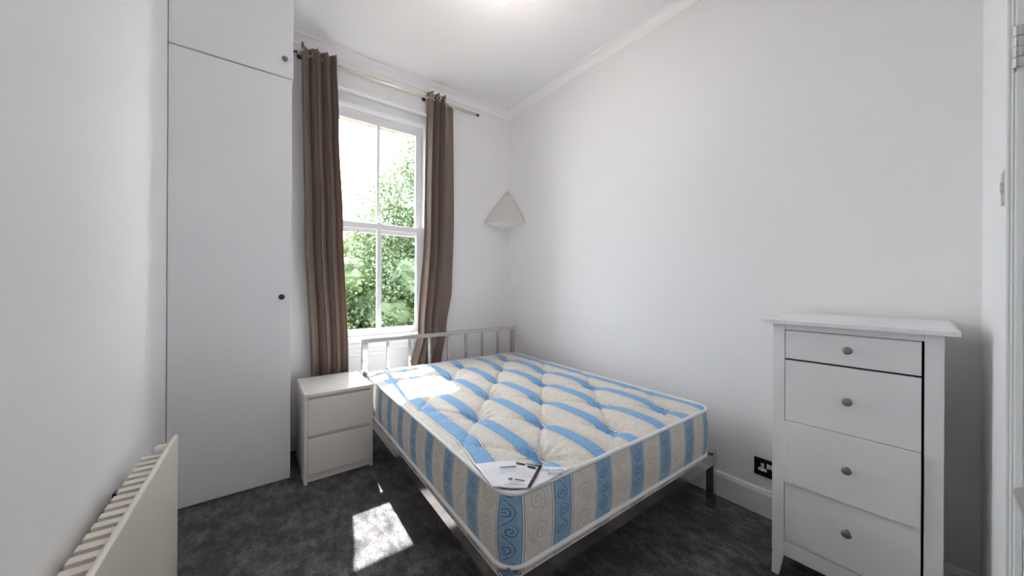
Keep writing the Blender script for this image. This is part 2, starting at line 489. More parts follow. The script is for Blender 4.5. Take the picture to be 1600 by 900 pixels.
# coving
def coving(name, a, b, label):
    a, b = Vector(a), Vector(b)
    d = (b - a).normalized(); n = Vector((-d.y, d.x))
    prof = [(0.0, COV-0.012), (0.006, COV-0.012), (0.006, COV)]
    for i in range(7):
        t = i/6*PI/2
        prof.append((0.006 + 0.05*(1-math.cos(t)), COV + 0.050*math.sin(t)))
    prof += [(0.062, ZC-0.010), (0.062, ZC), (0, ZC)]
    mb = MB()
    A = [mb.bm.verts.new((a.x+n.x*p, a.y+n.y*p, z)) for p, z in prof]
    B = [mb.bm.verts.new((b.x+n.x*p, b.y+n.y*p, z)) for p, z in prof]
    mb.bm.faces.new(A); mb.bm.faces.new(list(reversed(B)))
    for i in range(len(prof)):
        j = (i+1) % len(prof); mb.bm.faces.new((A[i], B[i], B[j], A[j]))
    return struct(mb.build(name, M['ceiling']), label, 'coving')
coving('trim_1', (XR, -0.03), (XR, YF), 'plaster coving above the right wall')
coving('trim_2', (XR, YF), (0.212, YF), 'plaster coving above the window')
coving('trim_3', (XL, 2.55), (XL, -0.12), 'plaster coving above the left wall')

# ------------------------------------------------------------------ window
win = empty('window_1', (0, 0, 0))
struct(win, 'white two over two sash window with green trees outside', 'window')
WY = 3.083
fr = MB()
fr.box((OX0, YF+0.06, 0.745), (0.487, YF+0.19, OZ1), 0.002)
fr.box((1.279, YF+0.06, 0.745), (OX1, YF+0.19, OZ1), 0.002)
fr.box((OX0+0.03, YF+0.06, 2.685), (OX1-0.02, YF+0.19, OZ1), 0.002)
fr.box((0.470, YF+0.045, 0.80), (0.487, YF+0.062, 2.70), 0.004)
fr.box((1.279, YF+0.045, 0.80), (1.296, YF+0.062, 2.70), 0.004)
fr.box((0.470, YF+0.045, 2.69), (1.296, YF+0.062, 2.71), 0.004)
fr.build('window_frame', M['window_white'], win)
def sash(name, x0, x1, z0, z1, y0, y1, st, top, bot, barw):
    o = MB()
    o.box((x0, y0, z0), (x0+st, y1, z1), 0.003)
    o.box((x1-st, y0, z0), (x1, y1, z1), 0.003)
    o.box((x0+st-0.002, y0, z0), (x1-st+0.002, y1, z0+bot), 0.003)
    o.box((x0+st-0.002, y0, z1-top), (x1-st+0.002, y1, z1), 0.003)
    s_ = o.build(name, M['window_white'], win)
    xm = (x0+x1)/2
    b_ = MB(); b_.box((xm-barw/2, y0+0.004, z0+bot-0.002), (xm+barw/2, y1-0.004, z1-top+0.002), 0.005)
    b_.build('glazing_bar', M['window_white'], s_)
    ym = (y0+y1)/2
    for (a, b) in ((x0+st-0.006, xm-barw/2+0.006), (xm+barw/2-0.006, x1-st+0.006)):
        p_ = MB(); p_.box((a, ym-0.002, z0+bot-0.006), (b, ym+0.002, z1-top+0.006)); p_.build('pane', M['glass'], s_)
    return s_
up_s = sash('upper_sash', 0.487, 1.279, 1.662, 2.690, 3.098, 3.135, 0.060, 0.085, 0.078, 0.026)
lo_s = sash('lower_sash', 0.487, 1.279, 0.785, 1.742, 3.056, 3.093, 0.066, 0.048, 0.058, 0.040)
hk = MB()
hk.tube([(0.595, 3.054, 1.672), (0.600, 3.035, 1.655), (0.63, 3.028, 1.640), (0.675, 3.028, 1.640), (0.705, 3.035, 1.655), (0.71, 3.054, 1.672)], 0.004, 8)
tag(hk.build('sash_lift', M['steel'], lo_s), 'grey curved sash lift')
ct = MB()
ct.box((0.86, 3.060, 1.742), (0.91, 3.090, 1.750), 0.002); ct.lathe([(0.012, 0), (0.012, 0.014), (0, 0.018)], Matrix.Translation((0.885, 3.075, 1.750)), 12)
ct.build('sash_catch', M['steel'], lo_s)
bx('sill', (OX0, YF-0.012, 0.745), (OX1, YF+0.078, 0.787), M['window_white'], win, 0.008)
struct(bx('trim_window_panel', (OX0, YF+0.062, 0.0), (OX1, YF+0.0845, 0.744), M['window_white']), 'white boarded panel under the window', 'panel')
pm = bpy.data.objects['trim_window_panel']
q = MB()
for (a, b, c, d) in ((0.50, 1.24, 0.62, 0.65), (0.50, 1.24, 0.16, 0.19), (0.50, 0.53, 0.19, 0.62), (1.21, 1.24, 0.19, 0.62)):
    q.box((a, YF+0.050, c), (b, YF+0.063, d), 0.005)
q.build('panel_moulding', M['window_white'], pm)
q = MB(); q.box((OX0, YF+0.040, 0.69), (OX1, YF+0.063, 0.735), 0.006); q.build('apron_moulding', M['window_white'], pm)
ac = MB()
ac.box((OX0-0.03, YF-0.010, OZ1), (OX1+0.03, YF+0.0, OZ1+0.022), 0.003)
struct(ac.build('trim_recess_bead', M['window_white']), 'thin white bead along the top of the window recess', 'bead')

# ------------------------------------------------------------------ wardrobe
wd = empty('wardrobe', (XL, 2.563, 0))
tag(wd, 'tall plain grey-white built-in wardrobe with two stacked doors', 'wardrobe')
W_ = 0.204 - XL
b = MB()
b.box((0.002, 0.022, 0.0), (W_-0.004, 0.420, ZC-0.001))
b.build('body', M['wardrobe'], wd)
d1 = bx('lower_door', (0.003, 0.0, 0.008), (W_-0.003, 0.020, 2.504), M['wardrobe'], wd, 0.0015)
d2 = bx('upper_door', (0.003, 0.0, 2.513), (W_+0.004, 0.020, ZC-0.004), M['wardrobe'], wd, 0.0015)
def knob(r, dep, parent, loc, axis_rot, mt, label=None, name='knob'):
    mb = MB()
    Mx = Matrix.Translation(loc) @ axis_rot
    mb.lathe([(0, 0), (r*0.55, 0), (r*0.42, dep*0.25), (r*0.45, dep*0.5), (r*0.95, dep*0.72), (r, dep*0.84), (r*0.9, dep*0.97), (r*0.4, dep), (0, dep)], Mx, 20)
    o = mb.build(name, mt, parent)
    if label: o['label'] = label
    return o
toY = Matrix.Rotation(PI/2, 4, 'X')       # local z -> -y
toX = Matrix.Rotation(-PI/2, 4, 'Y')      # local z -> -x
knob(0.017, 0.026, d1, (0.151-XL, 0, 1.145), toY, M['dark_knob'], 'small black round knob')
knob(0.016, 0.024, d2, (0.163-XL, 0, 2.617), toY, M['knob'], 'small grey knob')

# ------------------------------------------------------------------ nightstand
NX, NY = 0.262, 2.420
ns = empty('nightstand', (NX, NY, 0))
tag(ns, 'white two-drawer nightstand beside the wardrobe', 'nightstand')
ND = 0.445
bx('top', (0, 0, 0.532), (0.40, ND, 0.55), M['night'], ns, 0.0015)
for x in (0.0, 0.3825): bx('side_panel', (x, 0.002, 0), (x+0.0175, ND, 0.531), M['night'], ns, 0.001)
bx('back_panel', (0.0176, ND-0.01, 0.06), (0.3824, ND-0.002, 0.531), M['night'], ns)
bx('grip_rail', (0.0176, 0.022, 0.05), (0.3824, 0.036, 0.531), M['night_dark'], ns)
bx('drawer', (0.0185, 0.002, 0.295), (0.3815, 0.020, 0.513), M['night'], ns, 0.002)
bx('drawer', (0.0185, 0.002, 0.056), (0.3815, 0.020, 0.272), M['night'], ns, 0.002)
bx('plinth', (0.0176, 0.012, 0.008), (0.3824, 0.030, 0.0545), M['night'], ns, 0.001)

# ------------------------------------------------------------------ bed frame
BA = -math.atan(0.036/1.91)
bed = empty('bed_frame', (1.350, 0.845, 0), BA)
tag(bed, 'chrome metal double bed frame with spindle headboard', 'bed frame')
HW, BL = 0.716, 1.922
RZ0, RZ1 = 0.243, 0.300
ch = M['chrome']
for s in (-1, 1):
    xo = s*HW
    x0, x1 = min(xo, xo - s*0.040), max(xo, xo - s*0.040)
    bx('foot_leg', (x0, 0, 0), (x1, 0.040, 0.312), ch, bed, 0.003)
    bx('headboard_post', (x0, BL-0.04, 0), (x1, BL, 0.775), ch, bed, 0.003)
    r_ = MB()
    xa, xb = sorted((xo, xo - s*0.018)); r_.box((xa, 0.041, RZ0), (xb, BL-0.041, RZ1), 0.002)
    xa, xb = sorted((xo - s*0.018, xo - s*0.062)); r_.box((xa, 0.041, RZ1-0.020), (xb, BL-0.041, RZ1-0.006), 0.002)
    r_.build('side_rail', ch, bed)
fr_ = MB()
fr_.box((-HW+0.041, 0.0, RZ0), (HW-0.041, 0.018, RZ1), 0.002)
fr_.box((-HW+0.041, 0.018, RZ1-0.020), (HW-0.041, 0.055, RZ1-0.006), 0.002)
fr_.build('foot_rail', ch, bed)
bx('headboard_top_rail', (-HW, BL-0.04, 0.7755), (HW, BL, 0.811), ch, bed, 0.003)
bx('headboard_lower_rail', (-HW+0.041, BL-0.035, 0.36), (HW-0.041, BL-0.005, 0.40), ch, bed, 0.003)
sp_me = None
for k in range(7):
    x = -HW + 0.02 + (k+1)*(2*HW-0.04)/8
    if sp_me is None:
        o = bx('spindle', (-0.011, -0.008, 0.4005), (0.011, 0.008, 0.775), ch, bed, 0.003); sp_me = o.data
    else:
        o = link('spindle', sp_me, None, bed)
    o.location = (x, BL-0.02, 0)
bx('centre_rail', (-0.02, 0.056, 0.225), (0.02, BL-0.05, 0.265), ch, bed, 0.002)
bx('centre_leg', (-0.018, 0.93, 0), (0.018, 0.966, 0.2245), ch, bed, 0.002)
sl_me = None
for k in range(11):
    if sl_me is None:
        o = bx('slat', (-HW+0.063, -0.03, 0.2655), (HW-0.063, 0.03, 0.279), M['slat'], bed, 0.002); sl_me = o.data
    else: o = link('slat', sl_me, None, bed)
    o.location = (0, 0.12 + k*0.165, 0)

# ------------------------------------------------------------------ mattress
MHX, MHY, MZ0, MZ1, CR = 0.696, 0.928, 0.296, 0.545, 0.075
mroot = empty('mattress', (1.371, 1.798, 0), BA)
tag(mroot, 'blue and cream striped tufted mattress on the chrome bed', 'mattress')
tufts = []
for j in range(-3, 5):
    y = -0.785 + (j+3)*0.245
    if j % 2: xs = (-0.435, 0.0, 0.435)
    else: xs = (-0.215, 0.215)
    for x in xs:
        if abs(y) < MHY-0.06: tufts.append((x, y))
def top_h(x, y):
    ex = min(MHX-abs(x), MHY-abs(y))
    crown = 0.026*(1-math.exp(-max(ex, 0)/0.05))
    h = crown
    best = 9
    for (tx, ty) in tufts:
        r = math.hypot(x-tx, y-ty)
        if r < best: best = r
        if r < 0.30:
            edge = 0.6 if abs(tx) > 0.6 else 1.0
            h -= edge*(0.036*math.exp(-(r/0.040)**1.1) + 0.015*math.exp(-(r/0.11)**2))
            if r < 0.16:                     # gathers radiating from the tuft
                a = math.atan2(y-ty, x-tx)
                h += edge*0.0045*math.cos(11*a + 3*tx + 5*ty)*math.exp(-((r-0.05)/0.045)**2)
    # shallow creases along the diagonals joining the tufts
    for sg in (-1, 1):
        cc = (x/0.2175 + sg*(y + 0.785)/0.245)
        dd = abs(cc - 2*round((cc)/2.0)) if True else 0
        dd *= 0.16
        h -= 0.0125*math.exp(-(dd/0.011)**1.0)*min(1, max(ex, 0)/0.08)
    return h
def rrect(off, n):
    """points on the rounded outline inset by off"""
    hx, hy, r = MHX-off, MHY-off, max(CR-off, 0.02)
    pts = []
    segs = [((hx, -hy+r), (hx, hy-r)), None, ((hx-r, hy), (-hx+r, hy)), None, ((-hx, hy-r), (-hx, -hy+r)), None, ((-hx+r, -hy), (hx-r, -hy)), None]
    Ls = []
    for k, s in enumerate(segs): Ls.append(math.dist(*s) if s else r*PI/2)
    tot = sum(Ls)
    cs = [(hx-r, hy-r, 0), (-hx+r, hy-r, PI/2), (-hx+r, -hy+r, PI), (hx-r, -hy+r, 1.5*PI)]
    for i in range(n):
        d = tot*i/n; k = 0
        while d > Ls[k]: d -= Ls[k]; k += 1
        f = d/Ls[k]
        if segs[k]:
            (ax, ay), (bx_, by_) = segs[k]; pts.append((ax+(bx_-ax)*f, ay+(by_-ay)*f))
        else:
            cx, cy, a0 = cs[k//2]; a = a0 + f*PI/2; pts.append((cx+r*math.cos(a), cy+r*math.sin(a)))
    return pts
def skew(co):
    # the ticking was sewn on slightly askew along the left edge
    k = min(1, max(0, (-0.502-co.x)/0.062))
    kr = min(1, max(0, (co.x-0.500)/0.062))
    return 0.066*k*min(1, max(0, (co.y+MHY)/0.4)) - kr*(0.030 + 0.030*min(1, max(0, (co.y+MHY)/0.25)))
def build_mattress():
    bm = bmesh.new()
    uv = bm.loops.layers.uv.new('ticking')
    NP, NR = 420, 84
    base = rrect(0.0, NP)
    # side rings from the bottom up
    rings = []
    NS = 12
    for k in range(NS+1):
        f = k/NS
        z = MZ0 + (MZ1-MZ0)*f
        bul = 0.010*math.sin(PI*f)
        ring = []
        for i, (x, y) in enumerate(base):
            nx, ny = base[(i+1) % NP][1]-base[i-1][1], -(base[(i+1) % NP][0]-base[i-1][0])
            l = math.hypot(nx, ny); nx /= l; ny /= l
            s_ = (x if abs(ny) > abs(nx) else y)
            q_ = bul + 0.0022*math.sin(PI*f)*math.sin(s_*2*PI/0.10)
            ring.append(bm.verts.new((x+nx*q_, y+ny*q_, z)))
        rings.append(ring)
    faces_side, faces_top = [], []
    for A, B in zip(rings, rings[1:]):
        for i in range(NP):
            j = (i+1) % NP
            faces_side.append(bm.faces.new((A[i], A[j], B[j], B[i])))
    prev = rings[-1]
    for k in range(1, NR):
        f = 1-k/NR
        ring = [bm.verts.new((x*f, y*f, MZ1 + top_h(x*f, y*f))) for (x, y) in base]
        for i in range(NP):
            j = (i+1) % NP
            faces_top.append(bm.faces.new((prev[i], prev[j], ring[j], ring[i])))
        prev = ring
    c = bm.verts.new((0, 0, MZ1 + top_h(0, 0)))
    for i in range(NP): faces_top.append(bm.faces.new((prev[i], prev[(i+1) % NP], c)))
    bot = bm.faces.new(list(reversed(rings[0])))
    bm.normal_update()
    for f in faces_top:
        f.smooth = True; f.material_index = 0
        for lp in f.loops: lp[uv].uv = ((lp.vert.co.x+0.006-skew(lp.vert.co))/0.2253 + 20, lp.vert.co.y + 5)
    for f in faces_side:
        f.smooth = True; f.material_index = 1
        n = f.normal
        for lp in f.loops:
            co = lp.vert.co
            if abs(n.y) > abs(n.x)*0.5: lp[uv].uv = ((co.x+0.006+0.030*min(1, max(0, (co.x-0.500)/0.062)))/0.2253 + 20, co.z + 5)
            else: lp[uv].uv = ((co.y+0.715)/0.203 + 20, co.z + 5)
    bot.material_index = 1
    me = bpy.data.meshes.new('ticking_body')
    bm.to_mesh(me); bm.free()
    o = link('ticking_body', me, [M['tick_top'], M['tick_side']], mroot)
    return o
build_mattress()
for z in (MZ1+0.001, MZ0+0.006):
    mb = MB(); mb.tube([(x, y, z) for x, y in rrect(-0.002, 220)], 0.0085, 8, closed=True)
    mb.build('piping', M['piping'], mroot)
tf_me = None
for (x, y) in tufts:
    z = MZ1 + top_h(x, y)
    if abs(x) > 0.6: continue
    if tf_me is None:
        mb = MB()
        for k in range(5):
            a = k*2*PI/5
            mb.tube([(0, 0, 0), (0.007*math.cos(a), 0.007*math.sin(a), 0.005), (0.012*math.cos(a+.3), 0.012*math.sin(a+.3), 0.002)], 0.0022, 5)
        o = mb.build('tuft', M['piping'], mroot); tf_me = o.data
    else: o = link('tuft', tf_me, None, mroot)
    o.location = (x, y, z)

# sewn-on maker's label lying across the near left corner
binv = Matrix.Rotation(-BA, 4, 'Z') @ Matrix.Translation((-1.371, -1.798, 0))
def on_bed(x, y, dz):
    p = binv @ Vector((x, y, 0))
    e = min(MHX-abs(p.x), MHY-abs(p.y))
    return Vector((p.x, p.y, MZ1 + max(top_h(p.x, p.y), 0.010) + 0.005 + dz))
P00, P10, P11, P01 = Vector((0.640, 0.945)), Vector((0.745, 0.862)), Vector((0.950, 0.872)), Vector((0.672, 1.120))
def label_pt(a, b, dz=0.0):
    p = (P00*(1-a) + P10*a)*(1-b) + (P01*(1-a) + P11*a)*b
    return on_bed(p.x, p.y, dz + 0.003*math.sin(a*9+b*4)*(1-a) + 0.0015*math.sin(b*11))
mb = MB(); NA = 24
gv = [[mb.bm.verts.new(label_pt(i/NA, j/NA)) for j in range(NA+1)] for i in range(NA+1)]
for i in range(NA):
    for j in range(NA):
        f = mb.bm.faces.new((gv[i][j], gv[i+1][j], gv[i+1][j+1], gv[i][j+1])); f.smooth = True
lab = mb.build('maker_label', M['label'], mroot)
tag(lab, 'white satin label printed with a big black 7')
sm = lab.modifiers.new('thick', 'SOLIDIFY'); sm.thickness = 0.0012

# print on the label, laid out in a flat frame on the bed
LO = Vector((0.773, 0.914)); E1 = Vector((0.79, -0.61)).normalized(); E2 = Vector((0.61, 0.79)).normalized()
def lp_(u, v, dz=0.0035):
    p = LO + E1*u + E2*v
    return on_bed(p.x, p.y, dz)
def ink_strip(mb, pts, wd_):
    n = len(pts)
    L_, R_ = [], []
    for k in range(n):
        p = Vector(pts[k]); d = (Vector(pts[min(k+1, n-1)]) - Vector(pts[max(k-1, 0)])).normalized()
        nn = Vector((-d.y, d.x))*wd_/2
        L_.append(mb.bm.verts.new(lp_(*(p+nn)))); R_.append(mb.bm.verts.new(lp_(*(p-nn))))
    for k in range(n-1): mb.bm.faces.new((L_[k], R_[k], R_[k+1], L_[k+1]))
def seg(a, b, n=8): return [(a[0]+(b[0]-a[0])*k/n, a[1]+(b[1]-a[1])*k/n) for k in range(n+1)]

def text_mesh(body, size, u, v, mt, name):
    cu = bpy.data.curves.new(name, 'FONT'); cu.body = body; cu.size = size; cu.align_x = 'LEFT'
    to = bpy.data.objects.new(name, cu); COL.objects.link(to)
    dg = bpy.context.evaluated_depsgraph_get()
    me = bpy.data.meshes.new_from_object(to.evaluated_get(dg))
    bpy.data.objects.remove(to)
    for vt in me.vertices: vt.co = lp_(u + vt.co.x, v + vt.co.y)
    me.materials.clear(); me.materials.append(mt)
    o = bpy.data.objects.new(name, me); COL.objects.link(o); o.parent = lab
    return o
mb = MB()
ink_strip(mb, seg((-0.045, 0.075), (-0.012, 0.070)), 0.013)
ink_strip(mb, seg((-0.004, 0.060), (0.026, 0.056)), 0.013)
ink_strip(mb, seg((-0.006, 0.080), (0.048, 0.074)), 0.009)
ink_strip(mb, seg((0.047, 0.078), (-0.004, -0.062), 14), 0.012)
mb.build('printed_seven', M['ink'], lab)
text_mesh('DELUXE', 0.022, 0.046, 0.038, M['grey_ink'], 'printed_lettering')
text_mesh('BEDS', 0.022, 0.066, 0.016, M['grey_ink'], 'printed_lettering')
mb = MB()
ink_strip(mb, seg((-0.105, 0.048), (-0.045, 0.050)), 0.006)
for v in (0.030, 0.018): ink_strip(mb, seg((-0.100, v), (-0.045, v+0.002)), 0.0016)
ink_strip(mb, seg((-0.085, -0.045), (-0.015, -0.045)), 0.0016)
ink_strip(mb, seg((-0.050, -0.022), (-0.016, -0.022)), 0.006)
mb.build('small_print', M['grey_ink'], lab)
mb = MB(); ink_strip(mb, seg((-0.072, -0.022), (-0.058, -0.022)), 0.010); mb.build('printed_emblem', M['teal_ink'], lab)

# ------------------------------------------------------------------ chest of drawers
cd = empty('chest_of_drawers', (1.795, 0.502, 0), math.radians(2.6))
tag(cd, 'white four-drawer chest with grey knobs in front of the socket', 'chest of drawers')
# local: front plane x=0 facing -x, runs from y=0 (window end) to y=-CW, body to x=+CD
CW, CDp = 0.462, 0.372
PW = 0.042
for (y0, y1) in ((-PW, 0.0), (-CW, -CW+PW)):
    for (x0, x1) in ((0.0, 0.035), (CDp-0.035, CDp)):
        mb = MB()
        yi = y0 if y0 > -0.1 else y1               # inner edge
        yo = y1 if y0 > -0.1 else y0
        t_ = 0.018 if y0 > -0.1 else -0.018
        mb.box((x0, min(yi, yo), 0.10), (x1, max(yi, yo), 1.072), 0.0015)
        a0, a1 = sorted((yi + t_, yo)); b0, b1 = sorted((yi, yo))
        mb.hexa([(x0+.001, a0, 0), (x1-.001, a0, 0), (x1-.001, a1, 0), (x0+.001, a1, 0)], [(x0+.001, b0+.001, 0.1005), (x1-.001, b0+.001, 0.1005), (x1-.001, b1-.001, 0.1005), (x0+.001, b1-.001, 0.1005)])
        mb.build('corner_post', M['chest'], cd)
for (y0, y1) in ((-0.018, -0.004), (-CW+0.004, -CW+0.018)):
    bx('side_panel', (0.0355, y0, 0.10), (CDp-0.0355, y1, 1.072), M['chest'], cd)
bx('back_panel', (CDp-0.012, -CW+PW, 0.10), (CDp-0.004, -PW, 1.072), M['chest'], cd)
bx('top_rail', (0.0, -CW+PW+0.0005, 1.047), (0.030, -PW-0.0005, 1.072), M['chest'], cd, 0.001)
bx('bottom_rail', (0.0, -CW+PW+0.0005, 0.095), (0.022, -PW-0.0005, 0.156), M['chest'], cd, 0.001)
tb = MB()
tb.box((-0.028, -CW-0.032, 1.0725), (CDp+0.0, 0.032, 1.088), 0.001)
tb.hexa([(-0.028, -CW-0.032, 1.088), (CDp, -CW-0.032, 1.088), (CDp, 0.032, 1.088), (-0.028, 0.032, 1.088)],
        [(-0.012, -CW-0.018, 1.098), (CDp, -CW-0.018, 1.098), (CDp, 0.018, 1.098), (-0.012, 0.018, 1.098)])
tb.build('top', M['chest'], cd)
bx('gap_shade_board', (0.034, -CW+PW+0.001, 0.157), (0.040, -PW-0.001, 1.046), M['gap_shade'], cd)  # added sheet behind the drawers, gap shade put into its colour
gapL, gapR = 0.0020, 0.0065
for (z0, z1, px) in ((0.928, 1.0445, 0.0), (0.668, 0.9205, 0.0), (0.410, 0.6655, -0.010), (0.160, 0.4065, 0.0)):
    mb = MB(); mb.box((px, -CW+PW+gapR, z0), (px+0.018, -PW-gapL, z1), 0.0015)
    d_ = mb.build('drawer', M['chest'], cd)
    bxm = MB(); bxm.box((px+0.018, -CW+PW+0.012, z0+0.01), (0.033, -PW-0.012, z1-0.01)); bxm.build('drawer_box', M['gap_shade'], d_)  # block behind the drawer front, coloured near-black as gap shade
    zc = {0.928: 0.990, 0.668: 0.796, 0.410: 0.542, 0.160: 0.300}[z0]
    knob(0.0145, 0.028, d_, (px, -0.234, zc), toX, M['knob'], 'round grey metal knob')

# ------------------------------------------------------------------ wall socket and light switch
so = empty('wall_socket', (XR, 0.696, 0.207))
tag(so, 'black double wall socket with white inserts above the skirting', 'socket')
bx('faceplate', (-0.009, -0.148, 0), (0, 0, 0.094), M['black'], so, 0.004)
for y in (-0.040, -0.108):
    mb = MB()
    mb.box((-0.0105, y-0.007, 0.047), (-0.008, y+0.007, 0.070), 0.001)
    mb.box((-0.0105, y-0.019, 0.028), (-0.008, y+0.019, 0.044), 0.001)
    o = mb.build('pin_plate', M['white_plastic'], so)
    mb = MB()
    mb.box((-0.0108, y-0.002, 0.054), (-0.0100, y+0.002, 0.062))
    for s in (-1, 1): mb.box((-0.0108, y+s*0.011-0.003, 0.034), (-0.0100, y+s*0.011+0.003, 0.038))
    mb.build('pin_hole', M['black'], o)
for y in (-0.066, -0.080):
    bx('rocker', (-0.012, y-0.006, 0.050), (-0.008, y+0.006, 0.074), M['white_plastic'], so, 0.001)
sw = empty('light_switch', near_M @ Vector((0.66, 0, 1.49)), PI + SK)
tag(sw, 'small steel light switch on the wall by the door', 'light switch')
bx('faceplate', (-0.043, -0.007, -0.043), (0.043, 0, 0.043), M['steel'], sw, 0.003)
bx('rocker', (-0.006, -0.013, -0.012), (0.006, -0.006, 0.012), M['white_plastic'], sw, 0.002)

# ------------------------------------------------------------------ corner lamp
lamp = empty('corner_lamp', (XR, YF, 1.82))
tag(lamp, 'white cone-shaped lamp mounted in the wall corner above the bed', 'lamp')
mb = MB(); n = 20; R_, H_ = 0.296, 0.40
outer = []
for (rr, z) in ((R_-0.004, 0.030), (R_, 0.033), (R_, 0.040), (R_*0.985, 0.050), (R_*0.79, 0.130), (R_*0.54, 0.23), (R_*0.28, 0.32), (R_*0.05, H_)):
    outer.append([mb.bm.verts.new((-rr*math.cos(PI/2*i/n)-0.001, -rr*math.sin(PI/2*i/n)-0.001, z)) for i in range(n+1)])
for A, B in zip(outer, outer[1:]):
    for i in range(n):
        f = mb.bm.faces.new((A[i], A[i+1], B[i+1], B[i])); f.smooth = True
o = mb.build('shade', M['shade'], lamp)
o.modifiers.new('thick', 'SOLIDIFY').thickness = 0.003
mb = MB()
poly = [(-0.001, -0.001)] + [(-(R_-0.006)*math.cos(PI/2*i/n)-0.001, -(R_-0.006)*math.sin(PI/2*i/n)-0.001) for i in range(n+1)]
mb.prism(poly, -0.012, -0.006)
for v_ in mb.bm.verts: v_.co.z += 0.042*min(1, math.hypot(v_.co.x, v_.co.y)/R_)
mb.build('diffuser', M['white_plastic'], lamp)

# ------------------------------------------------------------------ ceiling pendant
pd = empty('pendant_lamp', (1.090, 1.537, ZC+0.0))
tag(pd, 'bare warm bulb hanging from the ceiling, just cut by the top edge', 'lamp')
mb = MB(); mb.lathe([(0, -0.022), (0.02, -0.022), (0.045, -0.012), (0.05, 0), (0, 0)], None, 24); mb.build('ceiling_rose', M['white_plastic'], pd)
mb = MB(); mb.tube([(0, 0, -0.02), (0, 0, -0.145)], 0.003, 8); mb.build('cord', M['white_plastic'], pd)
mb = MB(); mb.lathe([(0, -0.14), (0.012, -0.14), (0.019, -0.150), (0.019, -0.195), (0, -0.195)], None, 20); mb.build('lamp_holder', M['white_plastic'], pd)
mb = MB(); mb.lathe([(0, -0.196), (0.013, -0.196), (0.016, -0.215), (0.028, -0.242), (0.030, -0.260), (0.024, -0.284), (0.012, -0.295), (0, -0.298)], None, 20)
bo = mb.build('bulb', M['bulb'], pd)
pl = bpy.data.lights.new('bulb_light', 'POINT'); pl.energy = BULB; pl.shadow_soft_size = 0.05; pl.color = (1.0, 0.92, 0.86)
plo = bpy.data.objects.new('bulb_light', pl); COL.objects.link(plo); plo.location = (1.090, 1.537, ZC-0.36)

# ------------------------------------------------------------------ radiator
ra = empty('radiator', (-0.232, 1.930, 0), -math.radians(2.0))
tag(ra, 'cream panel radiator with convector fins on the left wall', 'radiator')
RL = 1.18
pn = MB()
pn.box((-0.016, -RL, 0.025), (0.0, 0.0, 0.620), 0.007, 3)
pn.build('front_panel', M['radiator'], ra)
fin_me = None
for k in range(22):
    y = -0.125 - k*0.047
    if fin_me is None:
        mb = MB(); w2 = 0.0135; x0, x1 = -0.078, -0.0165
        mb.box((x0, -w2, 0.14), (x0+0.0018, w2, 0.592))
        mb.box((x0+0.0018, -w2, 0.14), (x1, w2, 0.592))
        o = mb.build('convector_fin', M['radiator'], ra); fin_me = o.data
    else: o = link('convector_fin', fin_me, None, ra)
    o.location = (0, y, 0)
mb = MB()
mb.lathe([(0, 0), (0.016, 0.002), (0.020, 0.010), (0.020, 0.034), (0.015, 0.042), (0, 0.044)], Matrix.Translation((-0.0165, -0.055, 0.586)) @ toX, 18)
mb.build('end_cap', M['radiator'], ra)
for y in (-0.36, -1.0):
    mb = MB(); mb.box((-0.088, y-0.012, 0.16), (-0.0785, y+0.012, 0.590), 0.001)
    mb.build('wall_bracket', M['black'], ra)
mb = MB(); mb.tube([(-0.03, -0.03, 0.0), (-0.03, -0.03, 0.10), (-0.022, -0.035, 0.135)], 0.0075, 10); mb.build('feed_pipe', M['radiator'], ra)

# ------------------------------------------------------------------ curtain rod and curtains
ROD_Y, ROD_Z = 2.935, 2.905
rod = empty('curtain_rod', (0.26, ROD_Y, ROD_Z))
tag(rod, 'thin pale brass curtain rod above the window', 'curtain rod')
mb = MB(); mb.tube([(0, 0, 0), (1.505, 0, 0)], 0.012, 12); mb.build('pole', M['rod'], rod)
for x, s in ((0.0, -1), (1.505, 1)):
    mb = MB()
    Mx = Matrix.Translation((x, 0, 0)) @ Matrix.Rotation(s*PI/2, 4, 'Y')
    mb.lathe([(0, 0), (0.011, 0), (0.011, 0.006), (0.005, 0.010), (0.005, 0.014), (0.017, 0.026), (0.012, 0.034), (0, 0.036)], Mx, 14)
    mb.build('finial', M['dark_knob'], rod)
for x in (0.02, 0.985):
    mb = MB()
    mb.lathe([(0, 0), (0.018, 0), (0.018, 0.006), (0, 0.006)], Matrix.Translation((x, YF-ROD_Y, 0)) @ toY, 14)
    mb.tube([(x, YF-ROD_Y-0.004, 0), (x, 0.0, 0)], 0.005, 8)
    mb.tube([(x, 0.012, -0.002), (x, 0.0, -0.013), (x, -0.013, 0), (x, -0.008, 0.012)], 0.003, 6)
    mb.build('bracket', M['dark_knob'], rod)

